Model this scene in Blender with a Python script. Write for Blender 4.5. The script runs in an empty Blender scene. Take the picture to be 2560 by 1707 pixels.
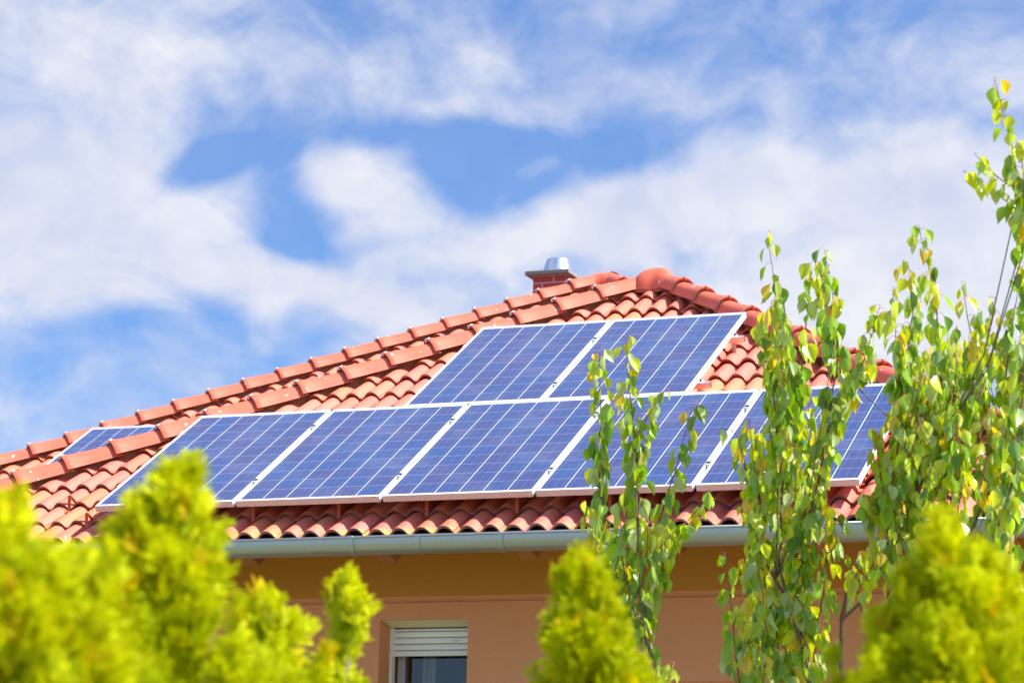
import bpy, bmesh, math, random
import numpy as np
from mathutils import Vector, Matrix
random.seed(7); rng = np.random.default_rng(11)
SC = bpy.context.scene
COL = SC.collection
# ------------------------------------------------------------ frame of reference (metres)
TH = 0.5378669; T = math.tan(TH)
CO, SI = math.cos(TH), math.sin(TH)
CAM = np.array([8.74041614, -15.18570821, -2.49156113])
CR = np.array([0.93412154, 0.35621314, 0.02300312])
CU = np.array([0.05233232, -0.20041093, 0.97831324])
CF = np.array([-0.35309811, 0.91265966, 0.20584963])
FPX = 6750.686
GROUND = -4.12
SLOPE = np.array([0, CO, SI]); NORM = np.array([0, -SI, CO])
def uv(u, v, h=0.0, y0=0.0):
    """point on the roof slope: u along the eave, v up the slope, h above panel plane"""
    return np.array([u, y0, 0.0]) + v*SLOPE + h*NORM
def at(xd, yd, dep):
    """world point seen at 2352-wide picture coordinates, dep metres away"""
    x, y = xd*1.0884, yd*1.0884
    return CAM + dep*(CF + CR*(x-1280)/FPX - CU*(y-853.5)/FPX)
# ------------------------------------------------------------ object helpers
def tagit(o, label=None, cat=None, group=None, kind=None):
    if label: o['label'] = label
    if cat: o['category'] = cat
    if group: o['group'] = group
    if kind: o['kind'] = kind
    return o
def empty(name, loc, rot=(0, 0, 0)):
    o = bpy.data.objects.new(name, None); COL.objects.link(o)
    o.location = loc; o.rotation_euler = rot; o.empty_display_size = .2
    return o
class MB:
    def __init__(s): s.v = []; s.f = []; s.m = []; s.c = []
    def add(s, vs, fs, mat=0, col=None):
        b = len(s.v); s.v += [tuple(map(float, p)) for p in vs]
        s.f += [tuple(b+i for i in f) for f in fs]; s.m += [mat]*len(fs)
        s.c += [col if col is not None else (1, 1, 1)]*len(vs)
    def box(s, a, b, mat=0, M=None, col=None):
        x0, y0, z0 = a; x1, y1, z1 = b
        vs = [(x0,y0,z0),(x1,y0,z0),(x1,y1,z0),(x0,y1,z0),(x0,y0,z1),(x1,y0,z1),(x1,y1,z1),(x0,y1,z1)]
        if M is not None: vs = [M(p) for p in vs]
        s.add(vs, [(0,3,2,1),(4,5,6,7),(0,1,5,4),(1,2,6,5),(2,3,7,6),(3,0,4,7)], mat, col)
    def tube(s, pts, rad, n=6, mat=0, cap=True, col=None):
        pts = [np.array(p, float) for p in pts]; k = len(pts)
        if not hasattr(rad, '__len__'): rad = [rad]*k
        vs = []; fs = []
        ref = np.array([.31, .82, .17])
        for i, p in enumerate(pts):
            t = pts[min(i+1, k-1)]-pts[max(i-1, 0)]; t = t/(np.linalg.norm(t)+1e-9)
            a = np.cross(t, ref); a /= np.linalg.norm(a)+1e-9; b = np.cross(t, a)
            for j in range(n):
                w = 2*math.pi*j/n; vs.append(p+rad[i]*(math.cos(w)*a+math.sin(w)*b))
        for i in range(k-1):
            for j in range(n):
                fs.append((i*n+j, i*n+(j+1) % n, (i+1)*n+(j+1) % n, (i+1)*n+j))
        if cap: fs += [tuple(range(n))[::-1], tuple((k-1)*n+j for j in range(n))]
        s.add(vs, fs, mat, col)
    def mesh(s, name, mats, smooth=False, colors=False):
        me = bpy.data.meshes.new(name); me.from_pydata(s.v, [], s.f)
        for m in mats: me.materials.append(m)
        if len(mats) > 1: me.polygons.foreach_set('material_index', s.m)
        if smooth: me.polygons.foreach_set('use_smooth', [True]*len(s.f))
        if colors:
            ca = me.color_attributes.new('tint', 'FLOAT_COLOR', 'POINT')
            ca.data.foreach_set('color', np.hstack([np.array(s.c, float), np.ones((len(s.c), 1))]).ravel())
        me.update(); return me
    def build(s, name, mats, parent=None, smooth=False, colors=False, world=True):
        if not isinstance(mats, (list, tuple)): mats = [mats]
        return link(name, s.mesh(name, mats, smooth, colors), parent, world)
def link(name, me, parent=None, world=True):
    o = bpy.data.objects.new(name, me); COL.objects.link(o)
    if parent is not None:
        o.parent = parent
        if world:                      # mesh was written in world coordinates
            p = parent; off = Vector((0, 0, 0))
            while p is not None: off += p.location; p = p.parent
            o.location = -off
    return o
def fastmesh(name, V, F, mats, tint, smooth=True, midx=None):
    """big quad mesh from numpy arrays"""
    me = bpy.data.meshes.new(name); nf = len(F)
    me.vertices.add(len(V)); me.vertices.foreach_set('co', V.astype(np.float32).ravel())
    me.loops.add(nf*4); me.loops.foreach_set('vertex_index', F.astype(np.int32).ravel())
    me.polygons.add(nf); me.polygons.foreach_set('loop_start', np.arange(0, nf*4, 4, dtype=np.int32))
    for m in mats: me.materials.append(m)
    if midx is not None: me.polygons.foreach_set('material_index', midx.astype(np.int32))
    me.update(calc_edges=True)
    me.polygons.foreach_set('use_smooth', np.full(nf, smooth))
    ca = me.color_attributes.new('tint', 'FLOAT_COLOR', 'POINT')
    ca.data.foreach_set('color', np.hstack([tint, np.ones((len(V), 1))]).astype(np.float32).ravel())
    me.validate(); return me
# ------------------------------------------------------------ materials
class N:
    def __init__(s, name):
        s.mat = bpy.data.materials.new(name); s.mat.use_nodes = True
        s.t = s.mat.node_tree; s.n = s.t.nodes; s.b = s.n['Principled BSDF']; s.out = s.n['Material Output']
    def new(s, ty, **kw):
        n = s.n.new(ty)
        for k, v in kw.items():
            if k[0] == '_': setattr(n, k[1:], v)
            else:
                n.inputs[int(k[1:]) if k[0] == 'i' and k[1:].isdigit() else k.replace('_', ' ')].default_value = v
        return n
    def l(s, a, b): s.t.links.new(a, b)
    def math(s, op, a, b=None, clamp=False):
        n = s.n.new('ShaderNodeMath'); n.operation = op; n.use_clamp = clamp
        for i, x in enumerate((a, b)):
            if x is None: continue
            if isinstance(x, (int, float)): n.inputs[i].default_value = x
            else: s.l(x, n.inputs[i])
        return n.outputs[0]
    def mix(s, fac, a, b, mode='MIX'):
        n = s.n.new('ShaderNodeMix'); n.data_type = 'RGBA'; n.blend_type = mode
        for i, x in ((0, fac), (6, a), (7, b)):
            if isinstance(x, (int, float)): n.inputs[i].default_value = x
            elif isinstance(x, tuple): n.inputs[i].default_value = (*x, 1)
            else: s.l(x, n.inputs[i])
        return n.outputs[2]
    def noise(s, scale, detail=4, rough=.55, vec=None, dist=0):
        n = s.new('ShaderNodeTexNoise', Scale=scale, Detail=detail, Roughness=rough, Distortion=dist)
        if vec is not None: s.l(vec, n.inputs['Vector'])
        return n.outputs['Fac']
    def ramp(s, fac, stops):
        n = s.n.new('ShaderNodeValToRGB'); e = n.color_ramp.elements
        e[0].position, e[0].color = stops[0][0], (*stops[0][1], 1); e[1].position, e[1].color = stops[-1][0], (*stops[-1][1], 1)
        for p, c in stops[1:-1]:
            q = e.new(p); q.color = (*c, 1)
        s.l(fac, n.inputs[0]); return n.outputs[0]
    def coord(s, kind='Object'):
        return s.n.new('ShaderNodeTexCoord').outputs[kind]
    def tint(s):
        n = s.n.new('ShaderNodeVertexColor'); n.layer_name = 'tint'; return n.outputs['Color']
    def bump(s, h, strength=.3, dist=.01):
        n = s.new('ShaderNodeBump', Strength=strength, Distance=dist); s.l(h, n.inputs['Height']); s.l(n.outputs[0], s.b.inputs['Normal'])
    def base(s, c):
        if isinstance(c, tuple): s.b.inputs['Base Color'].default_value = (*c, 1)
        else: s.l(c, s.b.inputs['Base Color'])
    def set(s, **kw):
        for k, v in kw.items(): s.b.inputs[k.replace('_', ' ')].default_value = v
        return s
def g3(x): return (x, x, x)
def sstep(m, x, a, b):
    n = m.new('ShaderNodeMapRange', _interpolation_type='SMOOTHSTEP'); m.l(x, n.inputs[0])
    n.inputs[1].default_value = a; n.inputs[2].default_value = b; return n.outputs[0]

# clay roof tile: position noise, per tile tint, lichen and dirt on the lowest courses
m = N('clay_tile'); P = m.coord()
sx = m.new('ShaderNodeSeparateXYZ'); m.l(P, sx.inputs[0])
v = m.math('ADD', m.math('MULTIPLY', sx.outputs[2], 1/SI), .0)
n1 = m.noise(3.0, 5, .6, P); n2 = m.noise(38, 4, .6, P)
c = m.mix(m.math('MULTIPLY', n1, .8), (.74, .166, .094), (.81, .232, .150))
c = m.mix(m.math('MULTIPLY', n2, .5), c, (.70, .18, .10))
c = m.mix(1.0, c, m.tint(), 'MULTIPLY')
low = sstep(m, v, .35, -.35)
li = m.math('MULTIPLY', m.math('MULTIPLY', sstep(m, m.noise(55, 3, .6, P), .47, .55), sstep(m, m.noise(5, 2, .5, P), .40, .52)), sstep(m, v, -.40, -.47))
li2 = m.math('MULTIPLY', sstep(m, m.noise(60, 2, .5, P), .66, .72), sstep(m, v, 1.6, -.3))
dirt = m.math('MULTIPLY', sstep(m, m.noise(11, 5, .7, P), .52, .70), low)
c = m.mix(m.math('MULTIPLY', dirt, .60), c, (.22, .14, .10))
c = m.mix(m.math('MAXIMUM', li, m.math('MULTIPLY', li2, .6)), c, (.62, .42, .03))
wh = m.math('MULTIPLY', sstep(m, m.noise(23, 2, .4, P), .73, .76), .5)
c = m.mix(wh, c, (.75, .55, .48))
m.base(c); m.set(Roughness=.62, Specular_IOR_Level=.35); m.bump(m.noise(260, 3, .6, P), .12, .002); M_TILE = m.mat
m = N('cap_clay'); P = m.n.new('ShaderNodeNewGeometry').outputs['Position']
c = m.mix(m.noise(2.3, 5, .6, P), (.66, .118, .062), (.77, .170, .098)); c = m.mix(m.math('MULTIPLY', sstep(m, m.noise(30, 4, .7, P), .5, .7), .25), c, (.48, .12, .08))
c = m.mix(m.math('MULTIPLY', sstep(m, m.noise(19, 2, .4, P), .71, .735), .7), c, (.78, .66, .60))
m.base(c); m.set(Roughness=.6, Specular_IOR_Level=.3); m.bump(m.noise(120, 4, .7, P), .2, .003); M_CAP = m.mat
# dirty clay edge (cut faces of tiles)
m = N('clay_edge'); P = m.coord()
c = m.mix(m.noise(9, 4, .6, P), (.33, .075, .04), (.44, .12, .07))
sx = m.new('ShaderNodeSeparateXYZ'); m.l(P, sx.inputs[0])
v = m.math('MULTIPLY', sx.outputs[2], 1/SI)
mo = m.math('MULTIPLY', sstep(m, m.noise(17, 5, .7, P), .42, .56), sstep(m, v, 3.0, -.3))
c = m.mix(m.math('MULTIPLY', mo, .85), c, (.13, .115, .10)); m.base(c); m.set(Roughness=.9); M_EDGE = m.mat
# aluminium frame
m = N('anodised_aluminium'); P = m.coord()
c = m.mix(m.math('MULTIPLY', m.noise(7, 4, .6, P), .4), (.86, .86, .87), (.74, .75, .76))
m.base(c); m.set(Metallic=.35, Roughness=.42); M_ALU = m.mat
m = N('stained_tile_lit_aluminium'); P = m.coord()
mp = m.new('ShaderNodeMapping'); mp.inputs['Scale'].default_value = (1, 1, 2.2); m.l(P, mp.inputs[0])
d = m.math('MULTIPLY', sstep(m, m.noise(55, 6, .75, mp.outputs[0]), .54, .63), sstep(m, m.noise(6, 2, .5, P), .38, .6))
c = m.mix(m.math('MULTIPLY', d, .9), (.78, .60, .55), (.12, .09, .05))  # pink of the tiles' reflection is painted in; dark spots are dirt
m.base(c); m.set(Metallic=.3, Roughness=.45); M_ALUD = m.mat
m = N('dark_hardware_and_reflections'); m.base((.03, .035, .035)); m.set(Metallic=.6, Roughness=.5); M_DARK = m.mat
# solar glass, cells from object coordinates
def solar(name, busbar, blue):
    m = N(name); P = m.coord(); sx = m.new('ShaderNodeSeparateXYZ'); m.l(P, sx.inputs[0])
    x, y = sx.outputs[0], sx.outputs[1]
    px, py = .1605, .1580; x0 = (.99-6*px)/2; y0 = (1.65-10*py)/2
    cx = m.math('DIVIDE', m.math('SUBTRACT', x, x0), px); cy = m.math('DIVIDE', m.math('SUBTRACT', y, y0), py)
    fx = m.math('FRACT', cx); fy = m.math('FRACT', cy)
    def edge(f, w):   # 1 near 0 or 1
        return m.math('LESS_THAN', m.math('SUBTRACT', .5, m.math('ABSOLUTE', m.math('SUBTRACT', f, .5))), w)
    gap = edge(fx, .0165)
    inx = m.math('MULTIPLY', m.math('GREATER_THAN', cx, 0), m.math('LESS_THAN', cx, 6))
    iny = m.math('MULTIPLY', m.math('GREATER_THAN', cy, 0), m.math('LESS_THAN', cy, 10))
    out = m.math('SUBTRACT', 1, m.math('MULTIPLY', inx, iny))
    rowl = edge(fy, .0085)
    white = m.math('MAXIMUM', gap, out)
    b = m.math('FRACT', m.math('MULTIPLY', fx, 3))
    bus = m.math('LESS_THAN', m.math('ABSOLUTE', m.math('SUBTRACT', b, .5)), .0215)
    ids = m.new('ShaderNodeCombineXYZ'); m.l(m.math('FLOOR', cx), ids.inputs[0]); m.l(m.math('FLOOR', cy), ids.inputs[1])
    oi = m.n.new('ShaderNodeObjectInfo'); m.l(m.math('MULTIPLY', oi.outputs['Random'], 37), ids.inputs[2])
    wn = m.new('ShaderNodeTexWhiteNoise', _noise_dimensions='3D'); m.l(ids.outputs[0], wn.inputs['Vector'])
    sh = m.math('ADD', wn.outputs['Value'], m.math('MULTIPLY', m.math('SUBTRACT', m.noise(7, 3, .6, P), .5), .9), True)
    vor = m.new('ShaderNodeTexVoronoi', Scale=70.0); m.l(P, vor.inputs['Vector'])
    cs = m.new('ShaderNodeSeparateColor'); m.l(vor.outputs['Color'], cs.inputs[0])
    c = m.mix(sh, blue[0], blue[1])
    c = m.mix(m.math('MULTIPLY', cs.outputs[0], .35), c, blue[2])
    c = m.mix(m.math('MULTIPLY', bus, busbar), c, (.20, .19, .34))
    c = m.mix(m.math('MULTIPLY', rowl, .9), c, (.40, .39, .55))
    c = m.mix(white, c, (.70, .70, .80))
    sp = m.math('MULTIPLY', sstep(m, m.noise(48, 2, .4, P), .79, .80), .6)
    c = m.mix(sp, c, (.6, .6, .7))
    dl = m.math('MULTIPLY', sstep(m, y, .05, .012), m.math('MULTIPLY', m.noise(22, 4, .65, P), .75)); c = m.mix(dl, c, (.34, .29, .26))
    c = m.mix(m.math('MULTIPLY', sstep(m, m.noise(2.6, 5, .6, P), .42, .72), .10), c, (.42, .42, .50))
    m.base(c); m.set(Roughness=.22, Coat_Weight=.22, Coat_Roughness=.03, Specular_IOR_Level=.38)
    return m.mat
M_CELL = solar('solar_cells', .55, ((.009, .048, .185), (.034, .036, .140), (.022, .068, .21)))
m = N('rail_metal'); m.base((.88, .88, .88)); m.set(Metallic=1, Roughness=.3); M_RAIL = m.mat
m = N('backsheet'); m.base((.7, .7, .7)); M_BACK = m.mat
# zinc gutter
m = N('zinc'); P = m.coord(); mp = m.new('ShaderNodeMapping'); mp.inputs['Scale'].default_value = (22, 3, 3); m.l(P, mp.inputs[0])
st = m.noise(5, 5, .7, mp.outputs[0])
c = m.mix(st, (.40, .47, .52), (.55, .60, .60)); m.base(c)
r = m.math('ADD', m.math('MULTIPLY', m.noise(4, 4, .6, P), .22), .34); m.l(r, m.b.inputs['Roughness'])
m.set(Metallic=.9); m.bump(st, .08, .004); M_ZINC = m.mat
# stucco
m = N('stucco'); P = m.coord(); n1 = m.noise(1.4, 4, .6, P); n2 = m.noise(90, 4, .7, P)
mp = m.new('ShaderNodeMapping'); mp.inputs['Scale'].default_value = (1, 1, 3); m.l(P, mp.inputs[0])
n3 = m.noise(45, 5, .7, mp.outputs[0])
c = m.mix(n1, (.80, .34, .155), (.88, .40, .20)); c = m.mix(m.math('MULTIPLY', n3, .35), c, (.60, .25, .12))
mps = m.new('ShaderNodeMapping'); mps.inputs['Scale'].default_value = (4, 1, 1.0); m.l(P, mps.inputs[0]); c = m.mix(m.math('MULTIPLY', sstep(m, m.noise(2.2, 5, .65, mps.outputs[0]), .45, .8), .14), c, (.56, .25, .14))
m.base(c); m.set(Roughness=.95, Specular_IOR_Level=.1); m.bump(m.math('ADD', n2, n3), .55, .006); M_STUC = m.mat
m = N('eave_shade_stucco'); P = m.coord(); mp = m.new('ShaderNodeMapping'); mp.inputs['Scale'].default_value = (1, 1, 3); m.l(P, mp.inputs[0])  # stucco darkened and warmed: eave shade and soffit bounce put into its colour
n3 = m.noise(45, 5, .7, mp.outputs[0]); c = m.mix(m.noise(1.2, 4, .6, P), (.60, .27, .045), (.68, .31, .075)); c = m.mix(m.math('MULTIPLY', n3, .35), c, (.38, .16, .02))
m.base(c); m.set(Roughness=.95, Specular_IOR_Level=.1); m.bump(m.math('ADD', n3, m.noise(90, 4, .7, P)), .6, .006); M_EAVE_SHADE = m.mat
m = N('larch_wood'); P = m.coord(); mp = m.new('ShaderNodeMapping'); mp.inputs['Scale'].default_value = (14, 1, 1); m.l(P, mp.inputs[0])
c = m.mix(m.noise(7, 5, .7, mp.outputs[0]), (.30, .12, .04), (.48, .21, .08)); m.base(c); m.set(Roughness=.7); M_WOOD = m.mat
m = N('white_pvc'); P = m.coord(); m.base(m.mix(m.noise(5, 3, .5, P), (.93, .93, .93), (.88, .88, .88))); m.set(Roughness=.4); M_PVC = m.mat
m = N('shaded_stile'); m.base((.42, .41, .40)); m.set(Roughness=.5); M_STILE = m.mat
m = N('cream_board'); m.base((.80, .74, .50)); m.set(Roughness=.6); M_CREAM = m.mat
m = N('shutter_slots'); m.base((.16, .17, .12)); m.set(Roughness=.7); M_SLOT = m.mat
m = N('scribble'); m.base((.05, .10, .28)); M_SCRIB = m.mat
m = N('window_glass'); m.base((.9, .95, .97)); m.set(Roughness=.02, Transmission_Weight=1, IOR=1.45); M_GLASS = m.mat
m = N('curtain'); m.base((.42, .41, .37)); m.set(Roughness=.9); M_CURT = m.mat
m = N('room_dark'); m.base((.30, .28, .27)); m.set(Roughness=.95); M_ROOM = m.mat
# chimney brick
m = N('chimney_brick'); P = m.coord(); sx = m.new('ShaderNodeSeparateXYZ'); m.l(P, sx.inputs[0])
cb = m.new('ShaderNodeCombineXYZ'); m.l(m.math('ADD', m.math('ADD', sx.outputs[0], sx.outputs[1]), -9.565), cb.inputs[0]); m.l(m.math('ADD', sx.outputs[2], -.005), cb.inputs[1])
bt = m.new('ShaderNodeTexBrick', Scale=1.0); bt.inputs['Brick Width'].default_value = .25; bt.inputs['Row Height'].default_value = .077
bt.inputs['Mortar Size'].default_value = .008; bt.inputs['Mortar Smooth'].default_value = .2
bt.inputs['Color1'].default_value = (.58, .07, .05, 1); bt.inputs['Color2'].default_value = (.50, .06, .045, 1); bt.inputs['Mortar'].default_value = (.58, .46, .46, 1)
m.l(cb.outputs[0], bt.inputs['Vector'])
m.base(m.mix(m.math('MULTIPLY', m.noise(30, 4, .6, P), .35), bt.outputs['Color'], (.30, .06, .05))); m.set(Roughness=.85); M_BRICK = m.mat
m = N('concrete_slab'); P = m.coord(); m.base(m.mix(m.noise(12, 5, .65, P), (.20, .17, .16), (.36, .32, .28))); m.set(Roughness=.9); M_CONC = m.mat
m = N('polished_steel'); m.base((.74, .78, .84)); m.set(Metallic=1, Roughness=.30); M_STEEL = m.mat
m = N('red_steel'); m.base((.50, .09, .03)); m.set(Roughness=.5, Metallic=.0); M_RED = m.mat
m = N('clip_metal'); m.base((.75, .72, .70)); m.set(Roughness=.4, Metallic=.5); M_CLIP = m.mat
m = N('lawn'); P = m.coord(); m.base(m.mix(m.noise(2, 6, .7, P), (.11, .12, .04), (.21, .19, .10))); m.set(Roughness=1); M_LAWN = m.mat
m = N('bark'); P = m.coord(); m.base(m.mix(m.noise(30, 5, .7, P), (.12, .075, .06), (.26, .17, .13))); m.set(Roughness=.85); M_BARK = m.mat
m = N('young_twig'); m.base(m.tint()); m.set(Roughness=.5); M_TWIG = m.mat
def leafmat(name, trans, under, spec, rough, mottle):
    m = N(name); P = m.coord(); t = m.tint()
    t = m.mix(m.math('MULTIPLY', m.noise(mottle, 3, .6, P), .45), t, m.mix(1.0, t, (.62, .72, .5), 'MULTIPLY'))
    geo = m.n.new('ShaderNodeNewGeometry')
    t2 = m.mix(m.math('MULTIPLY', geo.outputs['Backfacing'], under), t, (.34, .50, .16))
    m.base(t2); m.set(Roughness=rough, Specular_IOR_Level=spec)

    tr = m.n.new('ShaderNodeBsdfTranslucent'); m.l(m.mix(1.0, t, (1.45, 1.35, .20), 'MULTIPLY'), tr.inputs[0])
    ms = m.n.new('ShaderNodeMixShader'); ms.inputs[0].default_value = trans
    m.l(m.b.outputs[0], ms.inputs[1]); m.l(tr.outputs[0], ms.inputs[2]); m.l(ms.outputs[0], m.out.inputs[0]); return m.mat
M_PEAR = leafmat('pear_leaf', .40, .30, .75, .27, 35)
M_THUJA = leafmat('thuja_foliage', .20, 0, .12, .6, 12)

# ------------------------------------------------------------ tiled roof slopes
def fprof(x):
    x = abs((x+.5) % 1.0-.5)
    return 0.0 if x < 1e-6 else -min(1.0, (x/.41)**2.2)*.047
US = sorted(set([i/15 for i in range(16)]))
def tile_slope(u0, u1, vmax, y0, clips, h=-.125, seed=3, vmin=-.22, jit=1.0):
    """S-profile tiles laid course by course; each tile .30 wide has two rolls"""
    R = random.Random(seed); mb = MB()
    courses = [(-.22, .075)]
    v = .075
    while v < vmax: courses.append((v, v+.322)); v += .322
    phase = .0945
    i0 = math.floor((u0-phase)/.3)-1; i1 = math.ceil((u1-phase)/.3)+1
    nu = 22
    for ci, (va, vb) in enumerate(courses):
        if vb < vmin: continue
        for i in range(i0, i1):
            us = phase+.055+.3*i
            tint = tuple(bb_*q_ for bb_ in (R.uniform(.90, 1.06),) for q_ in (1, 1+R.uniform(-.14, .12), 1+R.uniform(-.16, .14)))
            dj = R.uniform(-.0025, .0025); dv = R.uniform(-.006, .006); tw = R.uniform(-.003, .003)
            vs = []
            prof = []
            for k in range(nu+1):
                s = k/nu; u = us+s*.303
                hh = fprof((u-phase)/.15)+.006*s+dj+tw*(s-.5)
                prof.append((u, hh))
            L = vb-va+.05; drop = .030*(L/.322)
            rows = [(va+dv, 0.0), (va+dv, .0), (va+.006+dv, .0012), (va+L*.5, -drop*.5), (va+L, -drop)]
            nr = []
            for ri, (vv, dh) in enumerate(rows):
                if ri == 0: nr.append([uv(u, vv+.003, h+hh-.019, y0) for u, hh in prof])
                else: nr.append([uv(u, vv, h+hh+dh-(.0015 if ri == 1 else 0), y0) for u, hh in prof])
            n = nu+1
            # front cut face (own vertices, so that it stays crisp)
            mb.add(nr[0]+nr[1], [(k, k+1, n+k+1, n+k) for k in range(nu)], 1, tint)
            top = nr[1]+nr[2]+nr[3]+nr[4]
            mb.add(top, [(r*n+k, r*n+k+1, (r+1)*n+k+1, (r+1)*n+k) for r in range(3) for k in range(nu)], 0, tint)
            # right edge of the tile
            e = [nr[0][-1], nr[1][-1], nr[4][-1], nr[4][-1]-.016*NORM]
            mb.add(e, [(0, 1, 2, 3)], 1, tint)
    me = mb.mesh('tiles', [M_TILE, M_EDGE], smooth=True, colors=True)
    bm = bmesh.new(); bm.from_mesh(me)
    for co, no in clips:
        bmesh.ops.bisect_plane(bm, geom=bm.verts[:]+bm.edges[:]+bm.faces[:], plane_co=co, plane_no=no, clear_outer=True)
    bm.to_mesh(me); bm.free(); return me
# key points of the two roofs (crest surface)
HL0 = np.array([-1.877, -.116, (-.116-.244)*T]); AP = np.array([2.480, 4.032, (4.032-.244)*T])
HR0 = np.array([6.870, HL0[1], HL0[2]])
RY = 3.38-.24399                      # rear roof: panel-plane reference
RAP = np.array([.186, 9.517, (9.517-3.38)*T])
RD = np.array([-1.125, -1, -T])
house = empty('house', (2.6, 4.0, GROUND))
tagit(house, 'terracotta tiled hip-roofed house with orange stucco wall and zinc gutter behind the garden trees', 'house')
def vert_clip(p, d):                  # vertical plane through p with horizontal direction d, keeps left side
    n = Vector((d[1], -d[0], 0)).normalized(); return (Vector(p), n)
clipL = vert_clip(AP, AP-HL0); clipL = (clipL[0], -clipL[1])
clipR = vert_clip(AP, AP-HR0); clipR = (clipR[0], clipR[1])
roof_me = tile_slope(-1.9, 7.1, 4.9, 0, [clipL, clipR])
roof = link('roof', roof_me, house); roof['label'] = 'near hip roof of salmon clay tiles carrying two rows of panels'
dl = RD; cl = vert_clip(RAP, -dl); cl = (cl[0], -cl[1])
RH = np.array([.935, -1, -T]); cr = vert_clip(RAP, RH)
cr = (cr[0], cr[1] if (Vector((-6, 3, 0))-Vector(RAP)).dot(cr[1]) < 0 else -cr[1])
if (Vector((0.2, 6, 0))-cl[0]).dot(cl[1]) > 0: cl = (cl[0], -cl[1])
roof2_me = tile_slope(-7.2, 2.4, 8.0, RY, [cl, cr], seed=9)
roof2 = link('roof', roof2_me, house); roof2['label'] = 'second hip roof behind, seen above the left hip of the near roof'
# roof deck and soffit as plain sheets so that the roofs are closed bodies
def sheet(name, polys, mat, parent, th=.02):
    mb = MB()
    for p in polys:
        p = [np.array(q, float) for q in p]; n = np.cross(p[1]-p[0], p[2]-p[0]); n /= np.linalg.norm(n)
        if n[2] < 0: n = -n
        k = len(p); vs = p+[q-n*th for q in p]
        mb.add(vs, [tuple(range(k)), tuple(range(k, 2*k))[::-1]]+[(i, (i+1) % k, k+(i+1) % k, k+i) for i in range(k)])
    return mb.build(name, mat, parent)
dn = np.array([0, 0, -.125])
HB = np.array([0, 13.0, 0])
sheet('roof_deck', [[HL0+dn, HR0+dn, AP+dn], [HL0+dn, AP+dn, AP+HB+dn, HL0+HB+dn], [HR0+dn, HR0+HB+dn, AP+HB+dn, AP+dn]], M_EDGE, roof)
REL = RAP+RD*((RAP[2]-HL0[2])/T*.98); RER = RAP+RH*((RAP[2]-.3)/T)
RB = RAP+np.array([0, 8, 0])
sheet('roof_deck', [[REL+dn, RER+dn, RAP+dn], [REL+dn, RAP+dn, RB+dn, REL+np.array([0, 14, 0])+dn]], M_EDGE, roof2)
# back slope tiles on the sides (coarse, only their rims can be seen)
# ------------------------------------------------------------ hip caps
def cap_mesh(L, r0, r1, clip):
    """half-round cap, axis +X going up the hip, lower (wide) end at x=0"""
    mb = MB(); nA = 14; rows = []
    def ring(x, r, k=1.0):
        out = []
        for j in range(nA+1):
            a = math.radians(-82+164*j/nA)
            y = math.sin(a)*r*1.02; z = math.cos(a)*r*(1.02 if abs(a) < .9 else 1.0)
            out.append(np.array([x, y, z]))
        out = [out[0]+np.array([0, -.010*k, -.022])]+out+[out[-1]+np.array([0, .010*k, -.022])]
        return out
    xs = [(0, r0), (.006, r0+.003), (.045, r0+.003), (.055, r0-.002), (L*.5, (r0+r1)/2-.002), (L, r1)]
    rows = [ring(x, r) for x, r in xs]; n = len(rows[0])
    mb.add([p for r in rows for p in r], [(i*n+k, (i+1)*n+k, (i+1)*n+k+1, i*n+k+1) for i in range(len(rows)-1) for k in range(n-1)], 0)
    inn = ring(0.002, r0-.017); o = rows[0]
    mb.add(o+inn, [(k, k+1, n+k+1, n+k) for k in range(n-1)], 1)
    inner = [ring(.002, r0-.017), ring(L, r1-.015)]
    mb.add([p for r in inner for p in r], [(k, k+1, n+k+1, n+k) for k in range(n-1)], 1)
    if clip:
        mb.box((-.004, -.012, r0-.02), (.03, .012, r0+.009), 2)
    return mb.mesh('hip_tile', [M_CAP, M_EDGE, M_CLIP if clip == 1 else M_RED], smooth=True, colors=True)
CAPW = cap_mesh(.41, .100, .085, 1); CAPR = cap_mesh(.41, .100, .085, 2); CAPA = cap_mesh(.40, .100, .085, 0)
def hip_run(p0, d, s0, n, me, parent, step=.3617, LIM=None, lift=-.008, sgn=1, seed=1):
    R = random.Random(seed)
    d = np.array(d, float); d /= np.linalg.norm(d); side = np.cross(d, [0, 0, 1.]); side /= np.linalg.norm(side); up = np.cross(side, d)
    for k in range(n):
        if LIM is not None and s0+step*k+.19 > LIM: break
        p = p0+d*(s0+step*k)
        tilt = -.045+R.uniform(-.008, .008); yaw = R.uniform(-.012, .012)
        X = Vector(d*math.cos(tilt)+up*math.sin(tilt)+side*yaw).normalized(); Y = Vector(up).cross(X).normalized(); Z = X.cross(Y)
        o = bpy.data.objects.new('hip_tile', me); COL.objects.link(o); o.parent = parent
        Mx = Matrix((X, Y, Z)).transposed().to_4x4(); Mx.translation = Vector(p+up*(lift+.010)) 
        fx = 1.0 if LIM is None else min(1.0, max(.2, (LIM+.03-s0-step*k)/.41)); o.matrix_local = Mx @ Matrix.Diagonal((fx, 1, 1, 1))
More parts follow.
